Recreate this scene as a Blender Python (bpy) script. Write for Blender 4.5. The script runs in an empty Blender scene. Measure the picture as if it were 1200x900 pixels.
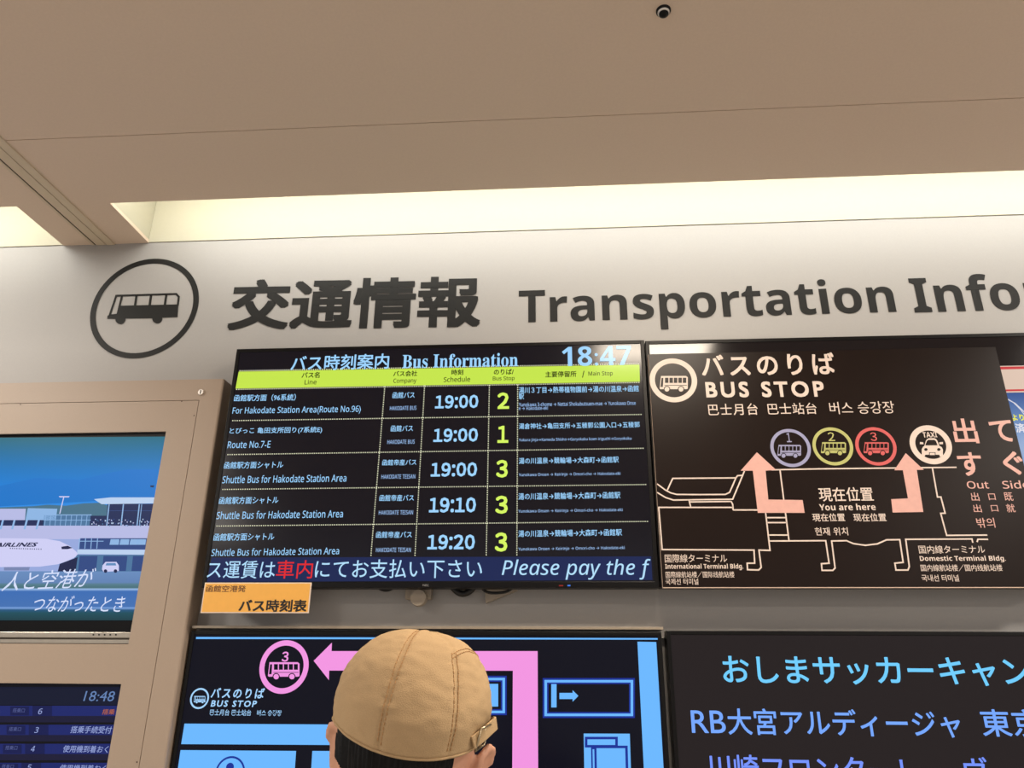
import bpy, bmesh, math, random
from mathutils import Vector, Matrix, noise
random.seed(7)
C = bpy.context.scene.collection

# ------------------------------------------------------------------ camera
F = 877.7
YAW, PIT, ROL = (math.radians(a) for a in (-4.05, 20.77, 0.376))
CAM = Vector((0, -2.2, 1.62))
FWD = Vector((math.sin(YAW)*math.cos(PIT), math.cos(YAW)*math.cos(PIT), math.sin(PIT)))
_r0 = Vector((math.cos(YAW), -math.sin(YAW), 0)); _u0 = _r0.cross(FWD)
RGT = math.cos(ROL)*_r0 + math.sin(ROL)*_u0
UPV = RGT.cross(FWD)
cd = bpy.data.cameras.new('camera'); cam = bpy.data.objects.new('camera', cd); C.objects.link(cam)
cd.sensor_width = 36; cd.lens = F/1200*36; cd.clip_start = .02
M = Matrix((RGT, UPV, -FWD)).transposed().to_4x4(); M.translation = CAM
cam.matrix_world = M
bpy.context.scene.camera = cam

# ------------------------------------------------------------------ view, world, lights
vs = bpy.context.scene.view_settings
vs.view_transform = 'Standard'; vs.look = 'None'; vs.exposure = 0; vs.gamma = 1; vs.use_curve_mapping = False
AMBIENT = (.95, .90, .87); AMBIENT_STRENGTH = .62
COVE_POWER = 20; PANEL_POWER = 40
w = bpy.data.worlds.new('hall_ambient'); bpy.context.scene.world = w; w.use_nodes = True
w.node_tree.nodes['Background'].inputs[0].default_value = (*AMBIENT, 1)
w.node_tree.nodes['Background'].inputs[1].default_value = AMBIENT_STRENGTH

def area_light(name, loc, rot, sx, sy, power, color):
    l = bpy.data.lights.new(name, 'AREA'); l.shape = 'RECTANGLE'; l.size = sx; l.size_y = sy
    l.energy = power; l.color = color
    o = bpy.data.objects.new(name, l); C.objects.link(o); o.location = loc; o.rotation_euler = rot
    return o
ZC = 3.014
# lamps of the cove above the sign wall (they sit hidden on the ceiling slab) and of the unseen ceiling panels, all but the first added for brightness
area_light('cove_lamp_light', (.75, -.30, ZC+.135), (math.radians(62), 0, 0), 4.3, .03, COVE_POWER, (1, .975, .90))
area_light('cove_lamp_light', (-2.42, -.30, ZC+.135), (math.radians(62), 0, 0), 1.25, .03, COVE_POWER*.30, (1, .975, .90))
PANELS = [(.42, -1.17), (-2.65, -1.17), (2.45, -1.17), (-2.75, -2.9), (3.0, -2.9), (-3.5, -5.2), (3.6, -5.2)]
for i, (x, y) in enumerate(PANELS):
    area_light('unseen_panel_light', (x, y, ZC-.03), (0, 0, 0), .5, .22, PANEL_POWER*(.68, 1.1, 1.1, .8, .8, .8, .8)[i], (1, .86, .70) if i == 0 else (1, .93, .84))

# ------------------------------------------------------------------ helpers
def W(px, py, y=0.0):                       # point of the photograph -> point of the vertical plane at depth y
    d = FWD*F + RGT*(px-600) - UPV*(py-450)
    return CAM + d*((y-CAM.y)/d.y)

def lin(c):
    return tuple(((v/255+.055)/1.055)**2.4 if v > 10.3 else v/255/12.92 for v in c)

_mats = {}
def paint(name, rgb, rough=.55, metal=0, bump=0, scale=60, vary=.04, spec=.5):
    if name in _mats: return _mats[name]
    m = bpy.data.materials.new(name); m.use_nodes = True; nt = m.node_tree; b = nt.nodes['Principled BSDF']
    c = lin(rgb)
    b.inputs['Roughness'].default_value = rough; b.inputs['Metallic'].default_value = metal
    b.inputs['Specular IOR Level'].default_value = spec
    tc = nt.nodes.new('ShaderNodeTexCoord'); nz = nt.nodes.new('ShaderNodeTexNoise')
    nz.inputs['Scale'].default_value = scale; nz.inputs['Detail'].default_value = 4
    nt.links.new(tc.outputs['Object'], nz.inputs['Vector'])
    rp = nt.nodes.new('ShaderNodeValToRGB')
    rp.color_ramp.elements[0].color = (*[v*(1-vary) for v in c], 1); rp.color_ramp.elements[1].color = (*[min(1, v*(1+vary)) for v in c], 1)
    rp.color_ramp.elements[0].position = .3; rp.color_ramp.elements[1].position = .7
    nt.links.new(nz.outputs['Fac'], rp.inputs['Fac']); nt.links.new(rp.outputs['Color'], b.inputs['Base Color'])
    if bump:
        bp = nt.nodes.new('ShaderNodeBump'); bp.inputs['Strength'].default_value = bump; bp.inputs['Distance'].default_value = .002
        nt.links.new(nz.outputs['Fac'], bp.inputs['Height']); nt.links.new(bp.outputs['Normal'], b.inputs['Normal'])
    _mats[name] = m; return m

def lit(name, rgb, k=1.0, rough=.16, spec=.12):    # a patch of a lit screen: black glass that shows this colour
    if name in _mats: return _mats[name]
    m = bpy.data.materials.new(name); m.use_nodes = True; b = m.node_tree.nodes['Principled BSDF']
    b.inputs['Base Color'].default_value = (.004, .004, .004, 1); b.inputs['Roughness'].default_value = rough
    b.inputs['Specular IOR Level'].default_value = spec
    b.inputs['Emission Color'].default_value = (*lin(rgb), 1); b.inputs['Emission Strength'].default_value = k
    _mats[name] = m; return m

def lit_ramp(name, z0, z1, stops, rough=.16):     # picture on a screen that changes colour with height
    m = bpy.data.materials.new(name); m.use_nodes = True; nt = m.node_tree; b = nt.nodes['Principled BSDF']
    b.inputs['Base Color'].default_value = (.004, .004, .004, 1); b.inputs['Roughness'].default_value = rough; b.inputs['Specular IOR Level'].default_value = .12
    g = nt.nodes.new('ShaderNodeNewGeometry'); s = nt.nodes.new('ShaderNodeSeparateXYZ'); mr = nt.nodes.new('ShaderNodeMapRange')
    rp = nt.nodes.new('ShaderNodeValToRGB')
    nt.links.new(g.outputs['Position'], s.inputs[0]); nt.links.new(s.outputs['Z'], mr.inputs['Value'])
    mr.inputs['From Min'].default_value = z0; mr.inputs['From Max'].default_value = z1
    nt.links.new(mr.outputs['Result'], rp.inputs['Fac'])
    e = rp.color_ramp.elements
    e[0].position, e[0].color = stops[0][0], (*lin(stops[0][1]), 1)
    e[1].position, e[1].color = stops[-1][0], (*lin(stops[-1][1]), 1)
    for p, c in stops[1:-1]:
        x = e.new(p); x.color = (*lin(c), 1)
    nt.links.new(rp.outputs['Color'], b.inputs['Emission Color']); b.inputs['Emission Strength'].default_value = 1
    return m

def root_of(o):
    while o.parent: o = o.parent
    return o

def obj(name, verts, faces, mats, parent=None, midx=None, smooth=False):
    me = bpy.data.meshes.new(name)
    org = Vector(root_of(parent).location) if parent else Vector((0, 0, 0))
    if not parent and verts:
        org = Vector((sum(v[0] for v in verts)/len(verts), sum(v[1] for v in verts)/len(verts), min(v[2] for v in verts)))
    me.from_pydata([(v[0]-org.x, v[1]-org.y, v[2]-org.z) for v in verts], [], faces)
    for m in (mats if isinstance(mats, (list, tuple)) else [mats]): me.materials.append(m)
    if midx:
        for p, i in zip(me.polygons, midx): p.material_index = i
    if smooth:
        for p in me.polygons: p.use_smooth = True
    me.update()
    o = bpy.data.objects.new(name, me); C.objects.link(o)
    if parent: o.parent = parent
    else: o.location = org
    return o

def thing(name, label, cat, loc, group=None):
    o = bpy.data.objects.new(name, None); C.objects.link(o); o.location = loc; o.empty_display_size = .05
    o['label'] = label; o['category'] = cat
    if group: o['group'] = group
    return o
def tag(o, label, cat, group=None):
    o['label'] = label; o['category'] = cat
    if group: o['group'] = group
    return o
def struct(o): o['kind'] = 'structure'; return o

class MB:
    def __init__(s): s.v = []; s.f = []; s.m = []
    def add(s, v, f, mi=0):
        n = len(s.v); s.v += [tuple(x) for x in v]; s.f += [tuple(i+n for i in q) for q in f]; s.m += [mi]*len(f); return s
    def box(s, x0, x1, y0, y1, z0, z1, mi=0, r=0):
        bm = bmesh.new(); bmesh.ops.create_cube(bm, size=1)
        bmesh.ops.scale(bm, vec=(x1-x0, y1-y0, z1-z0), verts=bm.verts)
        bmesh.ops.translate(bm, vec=((x0+x1)/2, (y0+y1)/2, (z0+z1)/2), verts=bm.verts)
        if r: bmesh.ops.bevel(bm, geom=list(bm.edges), offset=r, segments=2, affect='EDGES', profile=.5)
        return s.bm(bm, mi)
    def bm(s, bm, mi=0):
        bm.verts.index_update()
        s.add([v.co[:] for v in bm.verts], [[v.index for v in f.verts] for f in bm.faces], mi); bm.free(); return s
    def poly(s, pts, y, mi=0):                      # px outline laid on the plane at depth y
        v = [W(px, py, y) for px, py in pts]
        a = sum(v[i].x*v[(i+1) % len(v)].z - v[(i+1) % len(v)].x*v[i].z for i in range(len(v)))
        if a < 0: v.reverse()
        return s.add(v, [list(range(len(v)))], mi)
    def rect(s, x0, x1, y0, y1, y, mi=0): return s.poly([(x0, y0), (x1, y0), (x1, y1), (x0, y1)], y, mi)
    def stroke(s, pts, wpx, y, mi=0, closed=False):  # px polyline as a line of even width
        P = [W(px, py, y) for px, py in pts]; wd = wpx*(y-CAM.y)/F*.5*1.06
        n = len(P); L = []; R = []
        for i in range(n):
            a = P[i-1] if (i > 0 or closed) else None; b = P[(i+1) % n] if (i < n-1 or closed) else None
            d1 = (P[i]-a).normalized() if a is not None else None; d2 = (b-P[i]).normalized() if b is not None else None
            if d1 is None: d1 = d2
            if d2 is None: d2 = d1
            n1 = Vector((-d1.z, 0, d1.x)); n2 = Vector((-d2.z, 0, d2.x)); nn = (n1+n2)
            nn = nn.normalized() if nn.length > 1e-6 else n1
            k = wd/max(.35, nn.dot(n1)); L.append(P[i]+nn*k); R.append(P[i]-nn*k)
        for i in range(n if closed else n-1):
            j = (i+1) % n; s.add([R[i], R[j], L[j], L[i]], [[0, 1, 2, 3]], mi)
        return s
    def ring(s, cx, cz, r1, r0, y, mi=0, n=72, rx=1.0):
        v = []; 
        for i in range(n):
            a = 2*math.pi*i/n
            v.append((cx+r1*rx*math.cos(a), y, cz+r1*math.sin(a))); v.append((cx+r0*rx*math.cos(a), y, cz+r0*math.sin(a)))
        return s.add(v, [[2*i, 2*((i+1) % n), 2*((i+1) % n)+1, 2*i+1] for i in range(n)], mi)
    def disc(s, cx, cz, r, y, mi=0, n=40):
        return s.add([(cx+r*math.cos(2*math.pi*i/n), y, cz+r*math.sin(2*math.pi*i/n)) for i in range(n)], [list(range(n))], mi)
    def tube(s, pts, r, n=8, mi=0, cap=True):
        pts = [Vector(p) for p in pts]; rs = r if isinstance(r, (list, tuple)) else [r]*len(pts)
        v = []; f = []; ref = Vector((.31, .52, .8)).normalized()
        for i, p in enumerate(pts):
            d = (pts[min(i+1, len(pts)-1)]-pts[max(i-1, 0)]).normalized()
            a = d.cross(ref).normalized(); b = d.cross(a)
            for k in range(n):
                t = 2*math.pi*k/n; v.append(p+(a*math.cos(t)+b*math.sin(t))*rs[i])
        for i in range(len(pts)-1):
            for k in range(n):
                f.append([i*n+k, i*n+(k+1) % n, (i+1)*n+(k+1) % n, (i+1)*n+k])
        if cap: f.append(list(range(n))[::-1]); f.append([(len(pts)-1)*n+k for k in range(n)])
        return s.add(v, f, mi)
    def lathe(s, prof, cx, cy, n=32, mi=0):          # (radius, z) profile round a vertical axis
        v = []; f = []
        for r, z in prof:
            for k in range(n):
                t = 2*math.pi*k/n; v.append((cx+r*math.cos(t), cy+r*math.sin(t), z))
        for i in range(len(prof)-1):
            for k in range(n): f.append([i*n+k, i*n+(k+1) % n, (i+1)*n+(k+1) % n, (i+1)*n+k])
        f.append(list(range(n))); f.append([(len(prof)-1)*n+k for k in range(n)])
        return s.add(v, f, mi)
    def build(s, name, mats, parent=None, smooth=False): return obj(name, s.v, s.f, mats, parent, s.m, smooth)

# ------------------------------------------------------------------ lettering
def fancy(s, kind):                         # same letters in the alphabet whose shapes match the photograph's typeface
    base = {'bold': (0x1D5D4, 0x1D5EE, 0x1D7EC), 'italic': (0x1D608, 0x1D622, None), 'sans': (0x1D5A0, 0x1D5BA, 0x1D7E2), 'serif': (0x1D400, 0x1D41A, 0x1D7CE),
            'bolditalic': (0x1D63C, 0x1D656, None)}.get(kind)
    out = ''
    for ch in s:
        if kind == 'wide' and '!' <= ch <= '~': out += chr(ord(ch)+0xFEE0)
        elif base and 'A' <= ch <= 'Z': out += chr(base[0]+ord(ch)-65)
        elif base and 'a' <= ch <= 'z': out += chr(base[1]+ord(ch)-97)
        elif base and base[2] and '0' <= ch <= '9': out += chr(base[2]+ord(ch)-48)
        else: out += ch
    return out

_gl = {}
def glyphs(s, bold, res, space=1.0):
    k = (s, bold, res, space)
    if k not in _gl:
        c = bpy.data.curves.new('t', 'FONT'); c.body = s; c.size = 1; c.space_character = space; c.fill_mode = 'FRONT'; c.resolution_u = res
        o = bpy.data.objects.new('t', c); C.objects.link(o)
        dg = bpy.context.evaluated_depsgraph_get(); dg.update()
        me = bpy.data.meshes.new_from_object(o.evaluated_get(dg))
        gv = [(v.co.x, v.co.y, 0) for v in me.vertices]; gf = [list(p.vertices) for p in me.polygons]
        if bold > 0:                             # heavier strokes: the glyph struck several times round a small circle
            nv = len(gv); ns = 8 if bold > .018 else 5; V2 = []; F2 = []
            for q in range(ns):
                a = 2*math.pi*(q+.5)/ns; qx, qy = ((1, 1), (1, 0), (1, -1), (0, -1), (-1, -1), (-1, 0), (-1, 1), (0, 1))[q] if ns == 8 else (math.cos(a), math.sin(a)); V2 += [(x+bold*.9*qx, y+bold*.9*qy, q) for x, y, _ in gv]; F2 += [[i+q*nv for i in f] for f in gf]
            if bold > .024: F2 += [[i+ns*nv for i in f] for f in gf]; V2 += [(x, y, ns) for x, y, _ in gv]
            gv, gf = V2, F2
        _gl[k] = (gv, gf)
        bpy.data.objects.remove(o); bpy.data.curves.remove(c); bpy.data.meshes.remove(me)
    return _gl[k]

def put(mb, s, box, y, mi=0, bold=0, res=2, kind=None, shear=0, ref=None, space=1.0, tilt=None):
    """letters s filling the px box (x0,x1,ytop,ybottom) on the plane y; ref: fit this leading piece and let the rest run on;
    space: letter spacing"""
    x0, x1, yt, yb = box
    if tilt is None: tilt = 0                        # px fall of the line from left to right
    a = W(x0, (yt+yb)/2-tilt/2, y); b = W(x1, (yt+yb)/2+tilt/2, y)
    m = (x0+x1)/2; hz = W(m, yt, y).z - W(m, yb, y).z; zb = W(m, yb, y).z
    if kind == 'digit':                              # proportional figures packed from full-width ones
        V = []; Fc = []; x = 0
        for ch in s:
            gv, gf = glyphs(chr(ord(ch)+0xFEE0), bold, res); lo = min(p[0] for p in gv); hi = max(p[0] for p in gv)
            off = x-lo; n = len(V); V += [(p[0]+off, p[1], p[2]) for p in gv]; Fc += [[i+n for i in q] for q in gf]; x += hi-lo+(.07)
        rv = V
    else:
        V, Fc = glyphs(fancy(s, kind) if kind else s, bold, res, space)
        rv = glyphs(fancy(ref, kind) if kind else ref, bold, res, space)[0] if ref else V
    if shear: V = [(p[0]+p[1]*shear, p[1], p[2]) for p in V]; rv = [(p[0]+p[1]*shear, p[1], 0) for p in rv]
    lx, hx = min(p[0] for p in rv), max(p[0] for p in rv); lz, hz_ = min(p[1] for p in rv), max(p[1] for p in rv)
    kx = (b.x-a.x)/(hx-lx); kz = hz/(hz_-lz); sl = (b.z-a.z)/(b.x-a.x)
    mid = (a.x+b.x)/2
    out = []
    for p in V:
        X = a.x+(p[0]-lx)*kx
        out.append((X, y-p[2]*.00003, zb+(p[1]-lz)*kz+sl*(X-mid)*(1 if tilt else 0)))
    mb.add(out, Fc, mi)

def solid(o, t):                                     # give a flat cut-out its real thickness
    md = o.modifiers.new('thickness', 'SOLIDIFY'); md.thickness = t; md.offset = 0
    return o

def local_icon(mb, parts, box, y):
    """parts: list of (polygon in the unit square with v downwards, material index, layer); box: px box"""
    x0, x1, yt, yb = box
    for pts, mi, ly in parts: mb.poly([(x0+u*(x1-x0), yt+v*(yb-yt)) for u, v in pts], y-.0004*ly, mi)

def circ(cx, cy, rx, ry, n=20): return [(cx+rx*math.cos(2*math.pi*i/n), cy+ry*math.sin(2*math.pi*i/n)) for i in range(n)]

def bus_small(mb, box, y, col, dark):               # bus seen from the side with five windows and two wheels
    x0, x1, yt, yb = box; asp = (x1-x0)/(yb-yt)
    P = [([(0.05, 0), (.94, 0), (1, .08), (1, .80), (.96, .84), (.02, .84), (0, .78)], col, 0)]
    P.append(([(.07, .12), (.135, .12), (.115, .70), (.03, .70)], dark, 1))
    for i in range(5):
        a = .19+i*.158; P.append(([(a, .11), (a+.125, .11), (a+.125, .44), (a, .44)], dark, 1))
    P.append(([(.17, .575), (.97, .575), (.97, .61), (.17, .61)], dark, 1))
    for cx in (.26, .76):
        P.append((circ(cx, .84, .115, .115*asp), dark, 1.5)); P.append((circ(cx, .84, .085, .085*asp), col, 2))
    local_icon(mb, P, box, y)

# ------------------------------------------------------------------ materials of the place
WALLM = paint('grey_wall_paint', (158, 155, 152), .5, bump=.05, scale=220, vary=.015)
COVEM = paint('cream_cove_paint', (184, 180, 160), .6, vary=.01)
CEILM = paint('beige_ceiling_board', (217, 197, 177), .75, bump=.04, scale=150, vary=.02)
RAILM = paint('taupe_rail', (204, 188, 163), .5, vary=.02)
DARKM = paint('dark_gap', (22, 18, 15), .9)
FLOORM = paint('stone_floor', (182, 175, 166), .35, scale=8, vary=.08)
CABM = paint('beige_cabinet_paint', (164, 146, 129), .5, bump=.05, scale=300, vary=.015)
VINYL = paint('charcoal_vinyl', (30, 30, 29), .5, spec=.2)
BEZ = paint('black_bezel', (9, 8, 9), .4, vary=.02, spec=.2)
BEZ2 = paint('black_plastic', (12, 11, 11), .5)
CHROME = paint('chrome', (225, 220, 214), .32, metal=1)
SILVER = paint('silver_plastic', (165, 158, 147), .35, metal=.6)
METAL = paint('beige_metal', (150, 138, 122), .45)

# ------------------------------------------------------------------ setting
m = MB()
m.box(-4, 4, 0, .14, 1.70, ZC+.26)
struct(m.build('wall_front', WALLM))
struct(MB().box(-4, 4, .02, .14, 0, 1.698).build('wall_lower', WALLM))
struct(MB().box(-5, 6, -7, .3, -.1, 0).build('floor', FLOORM))
# ceiling: near panel, groove, edge panel with two slots, bridge that carries the rail
TH = .012; XL, XR = -1.757, -1.443; SL = -.2425; GR = -.5565
c = MB()
c.box(-4, 4, -7, GR-.0015, ZC, ZC+TH)
c.box(-4, 4, GR+.0015, SL, ZC, ZC+TH)
c.box(-4, 4, GR-.0015, GR+.0015, ZC+.004, ZC+TH)
c.box(XL, XR, SL, 0, ZC, ZC+TH)
struct(c.build('ceiling', CEILM))
# cove boxes above the slots
def cove(x0, x1):
    k = MB()
    k.box(x0-.02, x1+.02, -.46, 0, ZC+.26, ZC+.28)
    k.box(x0-.02, x1+.02, -.46, -.44, ZC+TH, ZC+.26)
    k.box(x0-.02, x0-.001, -.44, 0, ZC+TH, ZC+.26); k.box(x1+.001, x1+.02, -.44, 0, ZC+TH, ZC+.26)
    k.box(x0, x1, -.004, -.0005, ZC+.001, ZC+.26)
    return struct(k.build('trim_cove', COVEM))
cove(XR, 4.0); cove(-4.0, XL)
# rail along the bridge
r = MB()
r.box(-1.651, -1.640, -6.9, -.001, ZC-.003, ZC+.001, 0, .001)
r.box(-1.6335, -1.598, -6.9, -.001, ZC-.004, ZC+.001, 0, .001)
r.box(-1.5945, -1.565, -6.9, -.001, ZC-.005, ZC+.001, 0, .001)
r.box(-1.645, -1.57, -6.9, -.002, ZC-.0012, ZC+.001, 1)
struct(r.build('trim_ceiling_rail', [RAILM, DARKM]))
# ledge between the two rows of displays
le = MB(); le.box(-1.052, .262, -.05, 0, 1.7195, 1.7265, 0, .001)
struct(le.build('trim_ledge', METAL))

# ceiling panel lamps: the first inferred from its screen reflection, the others unseen and added for light
for i, (x, y) in enumerate(PANELS):
    t = thing('unseen_ceiling_light', 'unseen flush rectangular ceiling light panel with white rim' , 'light', (x, y, ZC), 'ceiling light panels above the hall')
    f = MB(); f.box(x-.29, x-.26, y-.15, y+.15, ZC-.012, ZC); f.box(x+.26, x+.29, y-.15, y+.15, ZC-.012, ZC)
    f.box(x-.26, x+.26, y-.15, y-.12, ZC-.012, ZC); f.box(x-.26, x+.26, y+.12, y+.15, ZC-.012, ZC)
    f.build('rim', paint('white_rim', (225, 222, 215), .5), t)
    MB().box(x-.26, x+.26, y-.12, y+.12, ZC-.006, ZC).build('diffuser', lit('lamp_diffuser', (255, 236, 205), 8.0, .5), t)

# ------------------------------------------------------------------ lettering and pictogram on the wall
bt = thing('bus_pictogram', 'charcoal bus symbol in a ring on the grey wall above the cabinet', 'sign', (-1.411, -.001, 2.573))
k = MB().ring(-1.411, 2.760, .1885, .1695, -.0012); solid(k.build('ring', VINYL, bt), .0012)
k = MB()
def WB(pts): return [(80+x*.26667, 270+y*.26667) for x, y in pts]
y_ = -.0012
body = [(172, 388), (170, 380), (205, 285), (212, 281), (470, 274), (484, 278), (492, 292), (489, 330), (480, 380), (413, 382), (415, 388), (405, 404), (390, 409), (374, 402), (367, 386), (252, 386), (248, 402), (232, 412), (214, 409), (206, 396), (208, 388)]
k.stroke(WB([(178, 384), (211, 287), (474, 279), (486, 292), (481, 330)]), 2.6, y_)
k.stroke(WB([(181, 374), (216, 370), (236, 289)]), 2.6, y_)
for a, b in (((300, 286), (293, 334)), ((364, 284), (357, 332)), ((431, 282), (424, 330))): k.stroke(WB([a, b]), 3.0, y_)
k.poly(WB([(226, 331), (484, 325), (480, 381), (413, 383), (367, 386), (252, 387), (208, 389), (171, 388), (173, 374), (216, 373)]), y_-.0002)
for cx, cy in ((229, 390), (391, 387)): k.poly(WB(circ(cx, cy, 22, 22, 24)), y_-.0004)
solid(k.build('bus', VINYL, bt), .0008)

k = MB(); put(k, '交通情報', (270, 563, 325.5, 385), -.0012, bold=.03, res=4, tilt=-4.5)
tag(solid(k.build('wall_lettering', VINYL), .0012), 'charcoal Japanese lettering 交通情報 on the grey wall above the bus timetable display', 'lettering')
wt = thing('wall_lettering', 'charcoal English lettering Transportation Information on the grey wall', 'lettering', (.9, -.0012, 2.6))
k = MB(); put(k, 'Transportation', (608, 1048, 331.6, 384.5), -.0012, res=4, kind='bold', tilt=-13); solid(k.build('lettered_word', VINYL, wt), .0012)
k = MB(); put(k, 'Information', (1068, 1193, 321.6, 365), -.0012, res=4, kind='bold', ref='Info', tilt=-3.6); solid(k.build('lettered_word', VINYL, wt), .0012)

# ------------------------------------------------------------------ a wall display: bezel, back and screen
def display(name, label, x0, x1, z0, z1, yf, bz, glass, depth=.055, group=None, bottom=None):
    t = thing(name, label, 'display', ((x0+x1)/2, yf+depth, z0), group)
    b = bottom or bz
    f = MB()
    f.box(x0, x0+bz, yf, yf+depth, z0, z1, 0, .0015); f.box(x1-bz, x1, yf, yf+depth, z0, z1, 0, .0015)
    f.box(x0+bz-.001, x1-bz+.001, yf, yf+depth, z1-bz, z1, 0, .0015); f.box(x0+bz-.001, x1-bz+.001, yf, yf+depth, z0, z0+b, 0, .0015)
    f.build('bezel', BEZ, t)
    MB().box(x0+.004, x1-.004, yf+.012, yf+depth, z0+.004, z1-.004).build('housing', BEZ2, t)
    s = MB(); s.box(x0+bz-.001, x1-bz+.001, yf+.002, yf+.011, z0+b-.001, z1-bz+.001)
    sc = s.build('screen', glass, t)
    return t, sc

# ---- upper centre: bus timetable
YF = -.09; Y1 = YF+.0015; Y2 = Y1-.0006
t, S = display('information_display', 'black wall display with yellow-green banded bus timetable reading 18:47', -1.0225, .2535, 1.826, 2.558, YF, .012, lit('timetable_black', (11, 9, 20), spec=.24), bottom=.016)
BLUE = lit('timetable_blue', (158, 212, 255)); YEL = lit('timetable_yellow', (214, 245, 98)); YG = lit('timetable_band', (198, 230, 78))
DOT = lit('timetable_dots', (240, 240, 205)); BAND = lit('ticker_navy', (26, 38, 82)); RED = lit('ticker_red', (225, 40, 45)); INK = lit('band_ink', (28, 38, 8)); PALE = lit('ticker_pale', (178, 222, 252)); DIM = lit('timetable_dim', (168, 205, 255))
h = MB(); h.poly([(279.7, 435.5), (749.3, 427.3), (749.9, 447.2), (276, 455.3)], Y1-.0003); h.build('header_band', YG, S)
k = MB()
for s, b in (('バス名', (353.7, 374.7, 436, 443)), ('Line', (357, 371, 445, 450.5)), ('バス会社', (461, 489, 434.5, 441)), ('Company', (461, 488, 443.5, 450)), ('時刻', (529, 543, 433, 439.5)), ('Schedule', (520, 551, 441.5, 447.5)),
             ('のりば/', (578.7, 602, 432.5, 439)), ('Bus Stop', (577.5, 603, 441, 447)), ('主要停留所', (639, 675.5, 435, 442)), ('/', (682, 685, 434.5, 442.5)), ('Main Stop', (689.5, 718, 435, 441.5))):
    k = MB(); put(k, s, b, Y2-.0003, kind='sans' if s.isascii() else None, bold=.02 if not s.isascii() else .012); k.build('header_text', INK, S)
k = MB(); put(k, 'バス時刻案内', (341, 456, 415.5, 433.5), Y2, bold=.018, tilt=-3); k.build('title_text', BLUE, S)
k = MB(); put(k, 'Bus Information', (471.5, 607, 414.5, 430.5), Y2, kind='serif', bold=.004, tilt=-2.5)
k.build('title_text', BLUE, S)
k = MB(); put(k, '18:47', (658.5, 740, 405.5, 428.5), Y2, kind='bold'); k.build('clock_text', BLUE, S)
# dotted grid
g = MB()
def dots(a, b, step=2.6, w_=.6):
    n = int(math.dist(a, b)/step)
    for i in range(n):
        x = a[0]+(b[0]-a[0])*(i+.5)/n; yy = a[1]+(b[1]-a[1])*(i+.5)/n
        g.rect(x-w_, x+w_, yy-w_, yy+w_, Y1-.0002)
rows = [((271.5, 493), (752.5, 485.7)), ((265.7, 532.8), (754.8, 525.3)), ((259.9, 573.6), (757.8, 567.8)), ((253, 616.5), (760, 611.0))]
for a, b in rows: dots(a, b)
for a, b in (((451, 452), (434.6, 652)), ((497.6, 451), (486.2, 652)), ((573.5, 450.5), (569.8, 651.5)), ((606.7, 450), (605.7, 651.5))): dots(a, b)
dots((280, 434.6), (749.3, 426.2)); dots((276, 456.3), (750, 448.2))
g.build('grid_lines', DOT, S)
J = '函館駅方面シャトル'; E_ = 'Shuttle Bus for Hakodate Station Area'; KR = '湯の川温泉→競輪場→大森町→函館駅'; KE = 'Yunokawa Onsen → Keirinjo → Omori-cho → Hakodate-eki'
ROWS = [
 [('函館駅方面（96系統）', (274.4, 346.7, 462, 470)), ('For Hakodate Station Area(Route No.96)', (272.5, 423, 476, 486)), ('函館バス', (460, 486, 459.3, 466.7)), ('HAKODATE BUS', (457, 488, 475.8, 480.6)), ('19:00', (510, 560.5, 463, 478.5)), ('2', (583, 596.6, 460, 479.2)),
  ('湯川３丁目→熱帯植物園前→湯の川温泉→函館', (608, 748.5, 452.5, 460)), ('駅', (608, 614, 461, 468)), ('Yunokawa 3-chome → Nettai Shokubutsuen-mae → Yunokawa Onse', (608, 745, 470.8, 475.4)), ('n → Hakodate-eki', (608, 642, 476, 480.4))],
 [('とびっこ 亀田支所回り(7系統E)', (269, 377.5, 500.6, 508.6)), ('Route No.7-E', (267, 317, 517, 525)), ('函館バス', (458, 484, 498.3, 505.7)), ('HAKODATE BUS', (454, 486, 515.3, 520.2)), ('19:00', (508, 560, 502, 517.8)), ('1', (583, 595.7, 499, 519)),
  ('湯倉神社→亀田支所→五稜郭公園入口→五稜郭', (608, 749.7, 495, 502)), ('Yukura jinja→Kameda Shisho→Goryokaku koen iriguchi→Goryokaku', (608, 740, 512.7, 517.3))],
 [(J, (262.7, 332, 540.7, 549)), (E_, (260.8, 406, 556.5, 565.5)), ('函館帝産バス', (448, 488, 538.3, 545.4)), ('HAKODATE TEISAN', (447, 486.7, 556, 561)), ('19:00', (505, 559, 542, 558.5)), ('3', (581.5, 595, 539, 559.6)),
  (KR, (608, 725, 535.6, 543)), (KE, (608, 727, 553.6, 558.4))],
 [(J, (256.8, 326.4, 582, 590.5)), (E_, (254, 402, 598.3, 607.5)), ('函館帝産バス', (444.7, 485, 579.7, 587.2)), ('HAKODATE TEISAN', (444, 484, 598, 603)), ('19:10', (503, 557.7, 583, 600.6)), ('3', (580.5, 595, 581, 602)),
  (KR, (607.4, 727, 577, 585)), (KE, (607.4, 729.6, 596.2, 601))],
 [(J, (250.5, 321.5, 624.7, 633.5)), (E_, (248, 397.5, 642, 650.7)), ('函館帝産バス', (440.7, 482.7, 622.7, 630.4)), ('HAKODATE TEISAN', (440.7, 481.5, 641.8, 647)), ('19:20', (501, 556.5, 626.5, 644)), ('3', (580, 594.5, 624, 646.4)),
  (KR, (607.4, 728.7, 620.6, 628.6)), (KE, (607.4, 732, 640.6, 645.4))]]
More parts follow.
